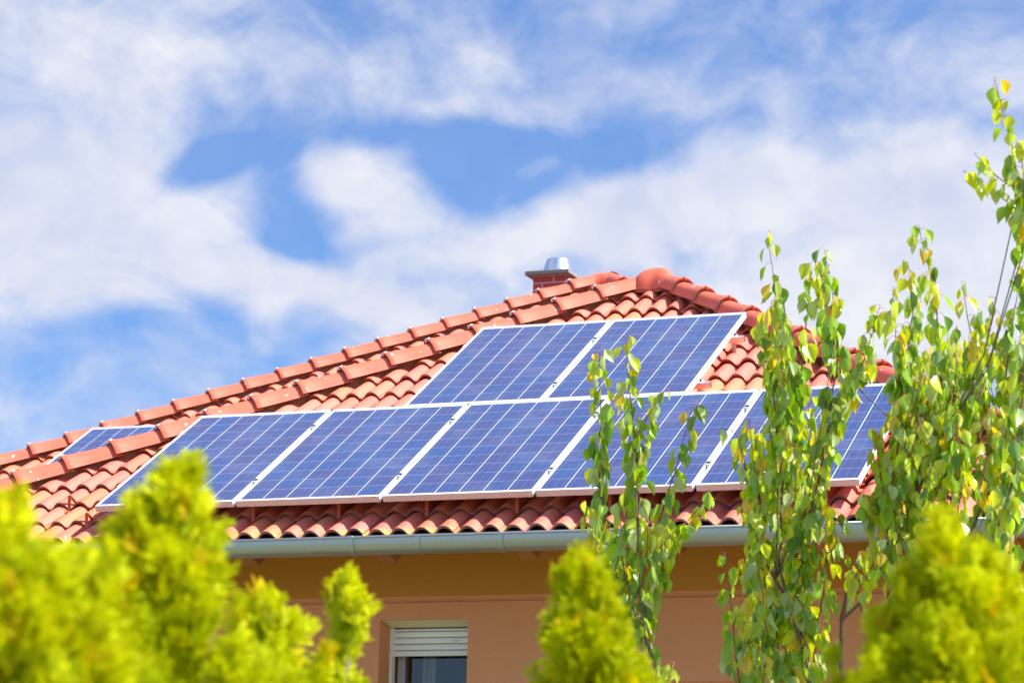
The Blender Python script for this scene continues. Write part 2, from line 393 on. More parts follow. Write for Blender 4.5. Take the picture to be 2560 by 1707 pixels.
# roof objects sit at world zero (their location cancels the Empty's), so children use world coordinates
HOFF = Vector((0, 0, 0))
dF = AP-HL0
def sref(p, p0, d, st): return float((np.array(p)-p0)@d/np.linalg.norm(d)) % st
LF = np.linalg.norm(dF); hip_run(HL0, dF, sref((.166, 1.829, 1.0), HL0, dF, .3617)-.3617, 19, CAPW, roof, LIM=LF, seed=2)
dR = AP-HR0; LR = np.linalg.norm(dR)
hip_run(HR0, dR, sref((3.059, 3.508, 2.0), HR0, dR, .3617)-.3617, 18, CAPR, roof, LIM=LR, seed=3)
dRL = -RD/np.linalg.norm(RD); RL0 = RAP-dRL*8.6
hip_run(RL0, dRL, sref((-2.323, 7.287, 2.38), RL0, dRL, .3517), 24, CAPW, roof2, LIM=8.6, step=.3517, seed=4)
dRR = -RH/np.linalg.norm(RH)
hip_run(RAP, dRR, -.42-.3517*4, 5, CAPR, roof2, step=.3517, seed=5)
# ridges going back
hip_run(AP, (0, 1, 0.0), .12, 8, CAPA, roof, seed=6); hip_run(RAP, (0, 1, 0.0), .12, 8, CAPA, roof2, seed=7)
def seal(p0, p1, parent):
    d = np.array(p1)-np.array(p0); s_ = np.array([-d[1], d[0], 0]); s_ = s_/np.linalg.norm(s_)*.02; lo = np.array([0, 0, -.14]); hi = np.array([0, 0, .025]); mb = MB()
    vs = [p0-s_+lo, p1-s_+lo, p1+s_+lo, p0+s_+lo, p0-s_+hi, p1-s_+hi, p1+s_+hi, p0+s_+hi]
    mb.add(vs, [(0, 3, 2, 1), (4, 5, 6, 7), (0, 1, 5, 4), (1, 2, 6, 5), (2, 3, 7, 6), (3, 0, 4, 7)]); mb.build('hip_batten', M_WOOD, parent)
seal(HL0, AP-.02*dF, roof); seal(HR0, AP-.02*dR, roof); seal(REL, RAP+.02*RD, roof2); seal(RAP+RH*1.9, RAP+.02*RH, roof2)
def apex(p, parent, s=1.0):
    """three-way apex cap: domed hood with skirts over the hips and the ridge"""
    mb = MB(); nu, nv = 36, 8; rows = []
    for i in range(nv+1):
        t = i/nv; ring = []
        for j in range(nu):
            a = 2*math.pi*j/nu
            lob = max(0, math.cos(a-math.radians(225)))**6+max(0, math.cos(a-math.radians(315)))**6+max(0, math.cos(a-math.radians(90)))**6
            rr = (.150+.065*lob)*math.sin(t*math.pi/2)*s
            z = (.118*math.cos(t*math.pi/2)-.085*t*t*(1-lob)-.075*lob*t*t)*s
            ring.append(p+np.array([math.cos(a)*rr, math.sin(a)*rr, z]))
        rows.append(ring)
    vs = [q for r in rows for q in r]
    fs = [(i*nu+j, (i+1)*nu+j, (i+1)*nu+(j+1) % nu, i*nu+(j+1) % nu) for i in range(nv) for j in range(nu)]
    mb.add(vs, fs, 0)
    last = rows[-1]; low = [q+np.array([0, 0, -.028]) for q in last]
    mb.add(last+low, [(j, (j+1) % nu, nu+(j+1) % nu, nu+j) for j in range(nu)], 1)
    mb.build('apex_tile', [M_CAP, M_EDGE], parent, smooth=True, colors=True)
apex(AP+np.array([.03, -.04, -.035]), roof, 1.0); apex(RAP+np.array([-.03, -.02, -.06]), roof2, 1.0)
# ------------------------------------------------------------ snow guards
def guard_mesh():
    mb = MB(); w = .012
    for a, b in (((0, 0, 0), (0, .045, .085)), ((0, .045, .085), (0, .115, -.01))):
        a = np.array(a); b = np.array(b); d = b-a; n = np.cross(d, [1, 0, 0]); n = n/np.linalg.norm(n)*.0015
        vs = []
        for q in (a, b):
            for sx_ in (-w, w):
                for sn in (-1, 1): vs.append(q+np.array([sx_, 0, 0])+n*sn)
        mb.add(vs, [(0, 1, 3, 2), (4, 6, 7, 5), (0, 4, 5, 1), (2, 3, 7, 6), (0, 2, 6, 4), (1, 5, 7, 3)])
    mb.box((-.012, -.03, -.006), (.012, .0, -.002))
    return mb.mesh('snow_guard', [M_RED])
GM = guard_mesh()
for u_, v_ in [(-.421, .40), (-.119, .075), (.48, .075), (1.08, .09), (1.669, .085), (2.268, .085), (2.883, .085), (3.466, .085), (4.068, .085), (4.66, .09), (5.03, .40), (5.6, .09), (3.47, 2.36)][:12]:
    vv = math.floor((u_-.0945)/.15)*.15+.0945+.075
    o = bpy.data.objects.new('snow_guard', GM); COL.objects.link(o); o.parent = roof
    o.location = HOFF+Vector(uv(vv, v_-.02, -.125-.045)); o.rotation_euler = (TH, 0, 0)
# ------------------------------------------------------------ gutter
def half_round(x0, x1, yc, zc, r, n=18, th=.003, lip=True):
    mb = MB(); A = [math.pi+math.pi*i/n for i in range(n+1)]; zr = zc; zc = zc-.022; r = r-.004
    out = [(yc+r*math.cos(a), zc+r*math.sin(a)) for a in A]; inn = [(yc+(r-th)*math.cos(a), zc+(r-th)*math.sin(a)) for a in A]
    out = [(out[0][0]-.003, zr), (out[0][0]-.001, zr-.012)]+out+[(out[-1][0], zr)]; inn = [(inn[0][0]-.003, zr), (inn[0][0]-.001, zr-.012)]+inn+[(inn[-1][0], zr)]; n += 3
    xs = np.linspace(x0, x1, 30); vs = []; k = n+1
    for x in xs: vs += [(x, y, z) for y, z in out]+[(x, y, z) for y, z in inn]
    fs = []
    for i in range(len(xs)-1):
        for j in range(n):
            a = i*2*k+j; b = a+2*k
            fs += [(a, b, b+1, a+1), (a+k, a+k+1, b+k+1, b+k)]
    mb.add(vs, fs)
    if lip:
        mb.tube([(x0, yc-r-.002, zr), (x1, yc-r-.002, zr)], .008, 10); mb.tube([(x0, yc+r, zr+.004), (x1, yc+r, zr+.004)], .004, 6)
    for x in (x0, x1):
        s = [(x, y, z) for y, z in out]; mb.add(s, [tuple(range(k))])
    return mb
GY, GZ, GR = -.163, -.288, .083
gut = half_round(-1.78, 7.0, GY, GZ, GR).build('gutter', M_ZINC, house, smooth=True)
for x in (.082-.95, .082, 1.008, 1.935, 2.913, 3.85, 4.80, 5.75):
    mb = half_round(x-.015, x+.015, GY, GZ, GR+.007, lip=False); mb.box((x-.013, GY-GR-.011, GZ-.004), (x+.013, GY-GR+.010, GZ+.010)); mb.build('gutter_bracket', M_ZINC, gut)
for x in (2.37, 5.2): half_round(x-.004, x+.02, GY, GZ, GR+.005, lip=False).build('gutter_joint', M_ZINC, gut)
# eave lining, rafters
mb = MB()
e0 = uv(-1.55, -.20, -.125-.135); e1 = uv(6.65, -.20, -.125-.135); e2 = uv(5.6, 1.1, -.125-.135); e3 = uv(-.5, 1.1, -.125-.135)
mb.add([e0, e1, e2, e3]+[p+NORM*.015 for p in (e0, e1, e2, e3)], [(0, 3, 2, 1), (4, 5, 6, 7), (0, 1, 5, 4)]); mb.build('soffit', M_WOOD, house)
for x in (-.75, .16, 1.105, 2.045, 2.975, 3.905, 4.83, 5.76):
    def RM(p): return uv(x+p[0], p[1], -.125-.135+p[2])
    mb = MB(); w = .050; D = .130
    prof = [(-.19, -.002), (-.19, -.06), (-.13, -D), (1.2, -D), (1.2, -.002)]
    vs = [RM((-w, a, b)) for a, b in prof]+[RM((w, a, b)) for a, b in prof]
    mb.add(vs, [(0, 1, 2, 3, 4), (9, 8, 7, 6, 5)]+[(i, 5+i, 5+(i+1) % 5, (i+1) % 5) for i in range(5)])
    mb.build('rafter', M_WOOD, house)
# ------------------------------------------------------------ walls with a real window opening
WY = .7; WX0, WX1 = -.95, 6.2; OX0, OX1, OZ1, OZ0 = 1.73, 2.34, -.690, -2.05
def wall_panel(mb, y, x0, x1, z0, z1, d, mt=0): mb.box((x0, y, z0), (x1, y+d, z1), mt)
mb = MB(); TK = .30
zt = .02
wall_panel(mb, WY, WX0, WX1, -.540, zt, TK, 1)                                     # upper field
wall_panel(mb, WY+.016, WX0, WX1, -.582, -.540, TK-.016)                        # groove
wall_panel(mb, WY+.002, WX0, WX1, OZ1, -.582, TK-.002)                          # lintel zone
for a, b in ((WX0, OX0), (OX1, WX1)):
    wall_panel(mb, WY+.002, a, b, -1.100, OZ1, TK-.002)
    wall_panel(mb, WY+.018, a, b, -1.142, -1.100, TK-.018)
    wall_panel(mb, WY+.002, a, b, OZ0, -1.142, TK-.002)
wall_panel(mb, WY+.002, WX0, WX1, GROUND, OZ0, TK-.002)
mb.box((WX0, WY+TK, GROUND), (WX0+.3, 13.5, zt)); mb.box((WX1-.3, WY+TK, GROUND), (WX1, 13.5, zt)); mb.box((WX0+.3, 13.2, GROUND), (WX1-.3, 13.5, zt))
mb.build('wall', [M_STUC, M_EAVE_SHADE], house)
mb = MB(); mb.box((-5.6, 4.1, GROUND), (WX0-.01, 4.4, .0)); mb.box((-5.9, 4.1, GROUND), (-5.6, 14, 0)); w2 = mb.build('wall', M_STUC, house)
# window
win = MB()
yI = .884
win.box((OX0+.0, yI-.012, OZ0), (OX0+.022, yI+.03, -.724)); win.box((OX1-.022, yI-.012, OZ0), (OX1, yI+.03, -.724))
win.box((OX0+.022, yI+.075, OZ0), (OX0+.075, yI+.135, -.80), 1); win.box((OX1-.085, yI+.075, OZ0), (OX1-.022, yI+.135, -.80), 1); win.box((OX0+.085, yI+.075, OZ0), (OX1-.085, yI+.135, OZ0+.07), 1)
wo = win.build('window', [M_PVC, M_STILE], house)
mb = MB(); z0, z1 = -.900, -.724
mb.add([(OX0+.004, .722, OZ1+.001), (OX1-.004, .722, OZ1+.001), (OX1-.004, yI-.012, -.722), (OX0+.004, yI-.012, -.722)]+[(OX0+.004, .722, OZ1+.02), (OX1-.004, .722, OZ1+.02), (OX1-.004, yI-.012, OZ1+.02), (OX0+.004, yI-.012, OZ1+.02)], [(0, 3, 2, 1), (4, 5, 6, 7), (0, 1, 5, 4), (2, 3, 7, 6)])
mb.build('shutter_box', M_CREAM, wo)
mb = MB()
zz = [-.905, -.867, -.8265, -.786, -.7455, -.724]
for i in range(5):
    a, b = zz[i], zz[i+1]; xs = (OX0+.022, OX1-.022)
    pr = [(yI+.012, a), (yI+.003, a+.004), (yI-.001, (a+b)/2), (yI+.003, b-.005), (yI+.010, b-.0005)]
    vs = [(xs[0], y, z) for y, z in pr]+[(xs[1], y, z) for y, z in pr]; n = len(pr)
    mb.add(vs, [(k, n+k, n+k+1, k+1) for k in range(n-1)], 0)
    mb.box((xs[0], yI+.012, a), (xs[1], yI+.016, b), 0)
    if i > 0:
        for q in range(26):
            cx_ = xs[0]+.01+q*.0215; mb.box((cx_, yI+.0045, a-.0028), (cx_+.014, yI+.0098, a+.0012), 1)
for q, (a, b, c_, d_) in enumerate([(2.165, -.812, 2.170, -.806), (2.18, -.812, 2.184, -.807), (2.188, -.814, 2.194, -.811), (2.197, -.813, 2.203, -.806), (2.203, -.808, 2.207, -.802)]):
    mb.box((a, yI-.0022, b), (c_, yI-.0008, d_), 2)
mb.build('roller_shutter', [M_PVC, M_SLOT, M_SCRIB], wo)
mb = MB(); mb.box((OX0+.075, yI+.09, OZ0+.07), (OX1-.085, yI+.096, -.80)); mb.build('pane', M_GLASS, wo)
mb = MB(); nw = 14
for i in range(nw):
    a = OX0+.125+i*.0065; y_ = yI+.20+.012*math.sin(i*1.9); y2 = yI+.20+.012*math.sin((i+1)*1.9)
    mb.add([(a, y_, OZ0), (a+.0065, y2, OZ0), (a+.0065+.03, y2, -.6), (a+.03, y_, -.6)], [(0, 1, 2, 3)])
mb.build('curtain', M_CURT, wo, smooth=True)
mb = MB(); mb.box((OX0-.6, yI+1.6, OZ0-.5), (OX1+.6, yI+1.65, -.3)); mb.box((OX0-.6, yI+.2, -.33), (OX1+.6, yI+1.6, -.3)); mb.box((OX0-.65, yI+.14, OZ0-.5), (OX0-.6, yI+1.65, -.3)); mb.box((OX1+.6, yI+.14, OZ0-.5), (OX1+.65, yI+1.65, -.3)); mb.build('room_wall', M_ROOM, wo)
# ------------------------------------------------------------ chimney
mb = MB(); cx0, cx1, cy0, cy1 = -1.015, -.650, 10.60, 10.985
mb.box((cx0, cy0, 2.2), (cx1, cy1, 4.012)); ch = mb.build('chimney', M_BRICK, house)
mb = MB(); mb.box((cx0-.072, cy0-.06, 4.012), (cx1+.05, cy1+.05, 4.056)); o = mb.build('chimney_cap', M_CONC, ch)
bv = o.modifiers.new('b', 'BEVEL'); bv.width = .004; bv.segments = 1
mb = MB(); n = 40; cc = (-.815, 10.80)
pr = [(.168, 4.056), (.168, 4.064), (.163, 4.068), (.124, 4.205), (.118, 4.217), (.106, 4.226), (.090, 4.229), (.088, 4.22), (.086, 4.09)]
vs = [(cc[0]+r*math.cos(2*math.pi*j/n), cc[1]+r*math.sin(2*math.pi*j/n), z) for r, z in pr for j in range(n)]
mb.add(vs, [(i*n+j, i*n+(j+1) % n, (i+1)*n+(j+1) % n, (i+1)*n+j) for i in range(len(pr)-1) for j in range(n)])
mb.build('flue_cowl', M_STEEL, ch, smooth=True)
# ------------------------------------------------------------ solar panels
W, H, GU, GV = .99, 1.65, .02386, .00264
def panel_meshes():
    f = MB(); lip = .0125; dz = .04
    a = [(0, 0), (W, 0), (W, H), (0, H)]; b = [(lip, lip), (W-lip, lip), (W-lip, H-lip), (lip, H-lip)]
    vs = [(x, y, 0) for x, y in a]+[(x, y, 0) for x, y in b]+[(x, y, -dz) for x, y in a]+[(x, y, -.005) for x, y in b]
    fs = []; mt = []
    for i in range(4):
        j = (i+1) % 4
        f.add([vs[i], vs[j], vs[4+j], vs[4+i]], [(0, 1, 2, 3)], 0)
        f.add([vs[8+i], vs[8+j], vs[j], vs[i]], [(0, 1, 2, 3)], 1 if i == 0 else 0)
        f.add([vs[4+i], vs[4+j], vs[12+j], vs[12+i]], [(0, 1, 2, 3)], 0)
    # inner flange below
    for (x0, y0, x1, y1) in ((0.001, 0.001, W-.001, .03), (0.001, H-.03, W-.001, H-.001), (0.001, .03, .03, H-.03), (W-.03, .03, W-.001, H-.03)):
        f.box((x0, y0, -dz+.0005), (x1, y1, -dz+.002))
    g = MB(); g.add([(lip-.001, lip-.001, -.004), (W-lip+.001, lip-.001, -.004), (W-lip+.001, H-lip+.001, -.004), (lip-.001, H-lip+.001, -.004)], [(0, 1, 2, 3)])
    k = MB(); k.box((lip, lip, -.009), (W-lip, H-lip, -.0055))
    return f.mesh('frame', [M_ALU, M_ALUD]), g.mesh('cell_glass', [M_CELL]), k.mesh('backsheet', [M_BACK])
PF, PG, PB = panel_meshes()
def panel(u, v, y0, label, group):
    r = empty('solar_panel', Vector(uv(u, v, 0, y0)), (TH, 0, 0))
    tagit(r, label, 'solar panel', group)
    for nm, me in (('frame', PF), ('cell_glass', PG), ('backsheet', PB)):
        o = bpy.data.objects.new(nm, me); COL.objects.link(o); o.parent = r
    return r
GRP = 'blue solar panels mounted on the near roof'
LOW = ['leftmost blue solar panel of the lower row, behind the tall thuja tip',
       'second blue solar panel from the left in the lower row, fully clear of leaves',
       'middle blue solar panel of the lower row, under the left panel of the upper row',
       'fourth blue solar panel of the lower row, crossed by thin leafy pear shoots',
       'rightmost blue solar panel of the lower row, half hidden by the pear tree']
for i in range(5): panel(i*(W+GU), 0, 0, LOW[i], GRP)
U1 = 1.53652725
for i, t in enumerate(['left blue solar panel of the upper row, highest on the roof beside the left hip', 'right blue solar panel of the upper row, just under the roof apex']):
    panel(U1+i*(W+GU), H+GV, 0, t, GRP)
# rear panel: its top left corner as seen beyond the near hip
def hitr(xd, yd):
    d = CF+CR*(xd-1280)/FPX-CU*(yd-853.5)/FPX
    t = ((np.array([0, RY, 0])-CAM)@NORM)/(d@NORM); X = CAM+t*d
    return X[0], (X-np.array([0, RY, 0]))@SLOPE
ru, rv = hitr(231, 1069)
panel(ru, rv-H, RY, 'lone blue solar panel on the roof behind, partly hidden by the near left hip', None)
# rails, clamps
def railobj(u0, u1, v, y0, label, joints):
    mb = MB(); F = lambda p: uv(p[0], p[1], p[2], y0)
    t = .003; y_, z_ = .020, .040
    for bx in (((u0, v-y_, -.0405-z_), (u1, v-y_+t, -.0405)), ((u0, v+y_-t, -.0405-z_), (u1, v+y_, -.0405)), ((u0, v-y_+t, -.0405-z_), (u1, v+y_-t, -.0405-z_+t)), ((u0, v-y_+t, -.0405-t), (u1, v+y_-t, -.0405))):
        mb.box(bx[0], bx[1], 0, F)
    r = mb.build('mounting_rail', M_RAIL); tagit(r, label, 'mounting rail', 'aluminium mounting rails under the panels')
    k = int((u1-u0)/.9)
    for i in range(k+1):
        uu = u0+.25+i*.9
        if uu > u1-.05: break
        h = MB(); h.box((uu-.015, v-.005, -.175), (uu+.015, v+.001, -.081), 0, F); h.box((uu-.015, v-.005, -.181), (uu+.015, v+.15, -.175), 0, F); h.build('roof_hook', M_CLIP, r)
    for uu in joints:
        c = MB(); c.box((uu-.019, v-.028, .0012), (uu+.019, v+.028, .0042), 0, F); c.box((uu-.009, v-.028, -.04), (uu+.009, v+.028, .0012), 0, F)
        c.tube([F((uu, v, .004)), F((uu, v, .010))], .0085, 12, 1)
        for dx, sg in ((-.014, 1), (.012, -1)):  # dark curls modelled in for the reflections on the clamp plate
            pts = [F((uu+dx-.003*sg, v+.022, .0050)), F((uu+dx+.004*sg, v+.008, .0050)), F((uu+dx-.001*sg, v-.006, .0050)), F((uu+dx+.005*sg, v-.02, .0050))]
            c.tube(pts, .0023, 5, 1)
        c.build('clamp', [M_ALU, M_DARK], r)
    return r
def endclamp(uu, v, sg, y0, parent):
    F = lambda p: uv(uu+p[0]*sg, v+p[1], p[2], y0)
    c = MB(); c.box((-.010, -.027, .0008), (.004, .027, .0036), 0, F); c.box((.0015, -.027, -.038), (.0045, .027, .0008), 0, F); c.box((.0045, -.027, -.0400), (.034, .027, -.034), 0, F)
    c.tube([F((.018, 0, -.034)), F((.018, 0, -.020))], .008, 10, 1); c.build('end_clamp', [M_ALU, M_DARK], parent)
jl = [i*(W+GU)-GU/2 for i in range(1, 5)]
for v_, nm in ((.352, 'lower aluminium rail under the bottom row of near roof panels'), (1.325, 'upper aluminium rail under the bottom row of near roof panels, end sticking out right')):
    r = railobj(-.045, 5.125, v_, 0, nm, jl); endclamp(0, v_, -1, 0, r); endclamp(5*W+4*GU, v_, 1, 0, r)
for v_, nm in ((1.96, 'lower aluminium rail under the two upper panels, white end above the fourth lower panel'), (2.885, 'upper aluminium rail under the two upper panels, white end beside the right hip')):
    r = railobj(U1-.045, U1+2*W+GU+.085, v_, 0, nm, [U1+W+GU/2]); endclamp(U1, v_, -1, 0, r); endclamp(U1+2*W+GU, v_, 1, 0, r)
for v_, nm in ((rv-H+.35, 'lower aluminium rail under the solar panel on the roof behind'), (rv-.33, 'upper aluminium rail under the solar panel on the roof behind')):
    r = railobj(ru-.045, ru+1.05, v_, RY, nm, []); endclamp(ru, v_, -1, RY, r)
# ------------------------------------------------------------ ground
mb = MB(); mb.add([(-900, -900, GROUND), (900, -900, GROUND), (900, 1800, GROUND), (-900, 1800, GROUND)], [(0, 1, 2, 3)])
g = mb.build('ground', M_LAWN); g['kind'] = 'structure'
#__FOLIAGE__
# ------------------------------------------------------------ thuja
def spray_template(seed):
    """one flat scale-leaved fan: axis, side twigs and their twiglets as folded tapering strips"""
    R = random.Random(seed); V = []; F = []; TT = []
    def strip(a, d, L, w, bend, t0):
        a = np.array(a, float); d = np.array(d, float); d /= np.linalg.norm(d)
        s = np.cross(d, [0, 1, 0]); s /= np.linalg.norm(s)+1e-9
        b = len(V); e = d+np.array([0, bend, 0]); e /= np.linalg.norm(e)
        m_ = a+d*L*.55; q = m_+e*L*.45; up = np.array([0, w*.8, 0])
        ws = (w*.8, w, w*.35)
        for p_, ww, t in ((a, ws[0], t0), (m_, ws[1], t0+.15), (q, ws[2], t0+.35)):
            V.extend([p_-s*ww, p_+up*(ww/w), p_+s*ww]); TT.extend([t]*3)
        for r_ in range(2):
            F.extend([(b+3*r_, b+3*r_+1, b+3*r_+4, b+3*r_+3), (b+3*r_+1, b+3*r_+2, b+3*r_+5, b+3*r_+4)])
        return q
    L = R.uniform(.055, .085); n = R.randint(6, 8)
    strip((0, 0, 0), (0, 0, 1), L, .0032, R.uniform(-.1, .1), .1)
    for i in range(n):
        h = L*(.12+.8*i/n); sg = 1 if i % 2 else -1; le = (L*.80)*(1-.50*i/n)*R.uniform(.8, 1.15)
        ang = math.radians(R.uniform(34, 62)); d = np.array([sg*math.sin(ang), R.uniform(-.25, .25), math.cos(ang)])
        strip((0, 0, h), d, le, .0032, R.uniform(-.3, .3), .2)
        k = 2
        for j in range(k):
            a2 = ang*.5+math.radians(R.uniform(-10, 40))*(1 if j % 2 else -.6); p_ = np.array([0, 0, h])+d/np.linalg.norm(d)*le*(.35+.2*j)
            strip(p_, (sg*math.sin(a2), R.uniform(-.3, .3), math.cos(a2)), le*R.uniform(.40, .6), .0032, R.uniform(-.3, .3), .4)
    return np.array(V), np.array(F), np.array(TT)
SPR = [spray_template(s) for s in range(6)]
def place_sprays(P, A, S, seedtint, TN):
    """P anchors, A axis directions, S scales -> arrays"""
    R = np.random.default_rng(seedtint); VV = []; FF = []; CC = []; b = 0
    for i in range(len(P)):
        V, F, TT = SPR[i % len(SPR)]
        z = A[i]/np.linalg.norm(A[i]); a = R.uniform(0, 2*math.pi)
        h = np.array([math.cos(a), math.sin(a), 0]); x = np.cross(z, h); x /= np.linalg.norm(x)+1e-9; y = np.cross(z, x)
        VV.append(P[i]+S[i]*(V[:, :1]*x+V[:, 1:2]*y+V[:, 2:]*z)); FF.append(F+b); b += len(V)
        k = .6*TN[i]+.4*R.uniform(); br = R.uniform(.8, 1.15)
        base = np.array([.27, .39, .002])*(1-k)+np.array([.86, .84, .002])*k
        if R.uniform() < .045: base = np.array([.85, .50, .02])
        tip = np.array([.96, .94, .004])
        c_ = base[None]*(1-TT[:, None]*.7)+tip[None]*TT[:, None]*.7
        CC.append(c_*br)
    return np.vstack(VV), np.vstack(FF), np.vstack(CC)
def thuja(levels, dep, label, n, seed, tips=(), extra=None):
    """levels: (y, xleft, xright) silhouette in picture units, read at distance dep, from the tip down"""
    R = np.random.default_rng(seed); P = []; A = []; S = []; TN = []
    pxm = 6750.686/dep/1.0884                      # picture units per metre
    ys = [l[0] for l in levels]
    def sil(y):
        return np.interp(y, ys, [l[1] for l in levels]), np.interp(y, ys, [l[2] for l in levels])
    y1 = ys[-1]
    # area weights
    grid = np.linspace(ys[0], y1, 200); wgt = np.array([max(4, sil(y)[1]-sil(y)[0]) for y in grid])*np.where(grid > 1640, .45, 1.0); wgt = wgt/wgt.sum()
    # flame-shaped branchlets, each carrying a cluster of sprays, give light and dark masses
    per = 24; n = int(n*1.55)
    for i in range(n//per):
        y = R.choice(grid, p=wgt)+R.uniform(-6, 6); xl, xr = sil(y); c0 = (xl+xr)/2; hw = max(3, (xr-xl)/2+8+(6-dep)*4)
        Rw = hw/pxm; a = R.uniform(0, 2*math.pi); out = CR*math.cos(a)+np.array([CF[0], CF[1], 0])*math.sin(a)
        tipp = at(c0, y, dep)+out*Rw*R.uniform(.50, 1.0)**.6*1.05
        LL = R.uniform(.09, .19)*min(1.0, .5+Rw*4); dirn = out*R.uniform(.15, .5)+np.array([0, 0, 1])+R.normal(0, .07, 3); dirn /= np.linalg.norm(dirn)
        wl = R.uniform(.022, .040)*min(1.0, .5+Rw*4); tnt = R.uniform(0, 1)
        for q in range(per):
            t = R.uniform(0, 1)**.8; off = R.normal(0, 1, 3)*wl*(.22+.9*t)*.72
            sc = R.uniform(.55, 1.0)*(1-.3*(t < .15))
            ax = dirn+off/wl*.38+R.normal(0, .14, 3); ax /= np.linalg.norm(ax)
            P.append(tipp-dirn*LL*t+off-ax*.065*sc); A.append(ax); S.append(sc); TN.append(tnt)
    for i in range(n//9):                                   # inner, sparser sprays
        y = R.choice(grid, p=wgt); xl, xr = sil(y); c0 = (xl+xr)/2; Rw = max(2, (xr-xl)/2)/pxm; a = R.uniform(0, 6.3)
        out = CR*math.cos(a)+np.array([CF[0], CF[1], 0])*math.sin(a); ax = out*.5+np.array([0, 0, 1])+R.normal(0, .2, 3); ax /= np.linalg.norm(ax)
        P.append(at(c0, y, dep)+out*Rw*R.uniform(.2, .6)-ax*.12); A.append(ax); S.append(R.uniform(.8, 1.2)); TN.append(.1)
    for (tx, ty, k) in tips:
        for q in range(int(8*k)):
            t = R.uniform(0, 1); p = at(tx+R.normal(0, 3.0+10*t), ty+16*k*t*2+12, dep)+CF*R.normal(0, .012+.03*t)
            ax = np.array([0, 0, 1])+R.normal(0, .10+.12*t, 3); sc = R.uniform(.45, .75)
            P.append(p-ax*.065*sc); A.append(ax); S.append(sc); TN.append(.7)
    V, F, C = place_sprays(np.array(P), np.array(A), np.array(S), seed, TN)
    cx = sum(sil(y1))/2; base = at(cx, 1568, dep); base = np.array([base[0], base[1], GROUND])
    root = empty('thuja_tree', Vector(base)); tagit(root, label, 'thuja tree', 'thuja hedge trees in the foreground')
    link('foliage', fastmesh('foliage', V, F, [M_THUJA], C, smooth=False), root)
    mb = MB(); top = at((levels[0][1]+levels[0][2])/2, levels[0][0]+60, dep)
    mb.tube([base, base*.5+top*.5+np.array([.01, .02, 0]), top], [.035, .02, .004], 8); mb.build('trunk', M_BARK, root, smooth=True)
    return root
BOT = 2350
thuja([(1110, 10, 50), (1135, -60, 110), (1200, -140, 175), (1300, -180, 235), (1420, -220, 275), (1500, -260, 320), (1568, -300, 360), (2000, -400, 420), (BOT, -380, 400)], 4.5,
      'nearest and most blurred yellow-green thuja, filling the lower left corner', 2500, 21, [(25, 1120, 1.2), (60, 1150, 1)])
thuja([(1040, 385, 440), (1075, 372, 462), (1110, 300, 480), (1150, 275, 500), (1230, 235, 525), (1290, 165, 540), (1400, 130, 580), (1500, 100, 640), (1568, 70, 730), (2000, 60, 740), (BOT, 100, 680)], 5.3,
      'tallest blurred yellow-green thuja left of the gutter, its tip in front of the first panel', 2900, 22, [(395, 1040, 1.2), (437, 1035, 1.1), (312, 1105, .8), (330, 1120, .8), (468, 1105, .8)])
thuja([(1350, 585, 620), (1385, 565, 645), (1412, 540, 700), (1440, 515, 750), (1480, 490, 800), (1520, 470, 850), (1568, 460, 880), (2000, 430, 930), (BOT, 450, 900)], 6.2,
      'low spreading thuja between the tall left thuja and the narrow one, below the eave', 1900, 23, [(592, 1332, .9), (618, 1332, .9), (655, 1385, .8), (640, 1350, .7), (700, 1415, .7), (745, 1460, .6)])
thuja([(1300, 797, 810), (1330, 775, 830), (1365, 755, 848), (1400, 750, 850), (1440, 752, 835), (1475, 765, 815), (1520, 740, 830), (1568, 700, 850), (2000, 650, 880), (BOT, 660, 870)], 6.7,
      'narrow young thuja with one upright leader, left of the shuttered window', 650, 24, [(803, 1282, .6), (795, 1320, .8), (822, 1335, .8), (770, 1365, .7), (845, 1375, .6), (757, 1315, .25)])
thuja([(1240, 1318, 1340), (1265, 1300, 1370), (1300, 1275, 1395), (1350, 1245, 1415), (1400, 1235, 1430), (1450, 1240, 1450), (1500, 1232, 1475), (1568, 1225, 1505), (2000, 1160, 1570), (BOT, 1180, 1550)], 6.1,
      'pointed cone-shaped thuja in the middle of the picture, right of the window', 1800, 25, [(1325, 1232, 1.2), (1350, 1265, .8), (1300, 1270, .7)])
thuja([(1165, 2150, 2185), (1200, 2115, 2230), (1250, 2085, 2290), (1300, 2065, 2350), (1360, 2050, 2400), (1400, 1985, 2420), (1450, 1955, 2440), (1500, 1915, 2460), (1568, 1870, 2480), (2000, 1880, 2500), (BOT, 1900, 2500)], 5.5,
      'broad blurred thuja at the lower right corner, in front of the pear tree', 3000, 26, [(2165, 1160, 1.3), (2190, 1180, 1), (2230, 1215, .8)])
# ------------------------------------------------------------ pear trees
def leaf_template(seed):
    R = random.Random(seed); nx, ny = 4, 7; fold = R.uniform(.25, .9); curl = R.uniform(-.6, 1.2); wv = R.uniform(0, .05); tw = R.uniform(-.4, .4)
    V = []
    for j in range(ny+1):
        t = j/ny; w = (.05, .29, .385, .385, .325, .225, .09, .0)[j]
        if j == 0: w = .05
        z = -t; yb = curl*.22*t*t
        for i in range(nx+1):
            s = (i/nx-.5)*2; x = s*w; y = yb+abs(s)*w*fold+wv*math.sin(t*9+i)*abs(s)
            a = tw*t; V.append((x*math.cos(a)-y*math.sin(a), x*math.sin(a)+y*math.cos(a), z))
    F = [(j*(nx+1)+i, j*(nx+1)+i+1, (j+1)*(nx+1)+i+1, (j+1)*(nx+1)+i) for j in range(ny) for i in range(nx)]
    return np.array(V), np.array(F)
LT = [leaf_template(s) for s in range(10)]
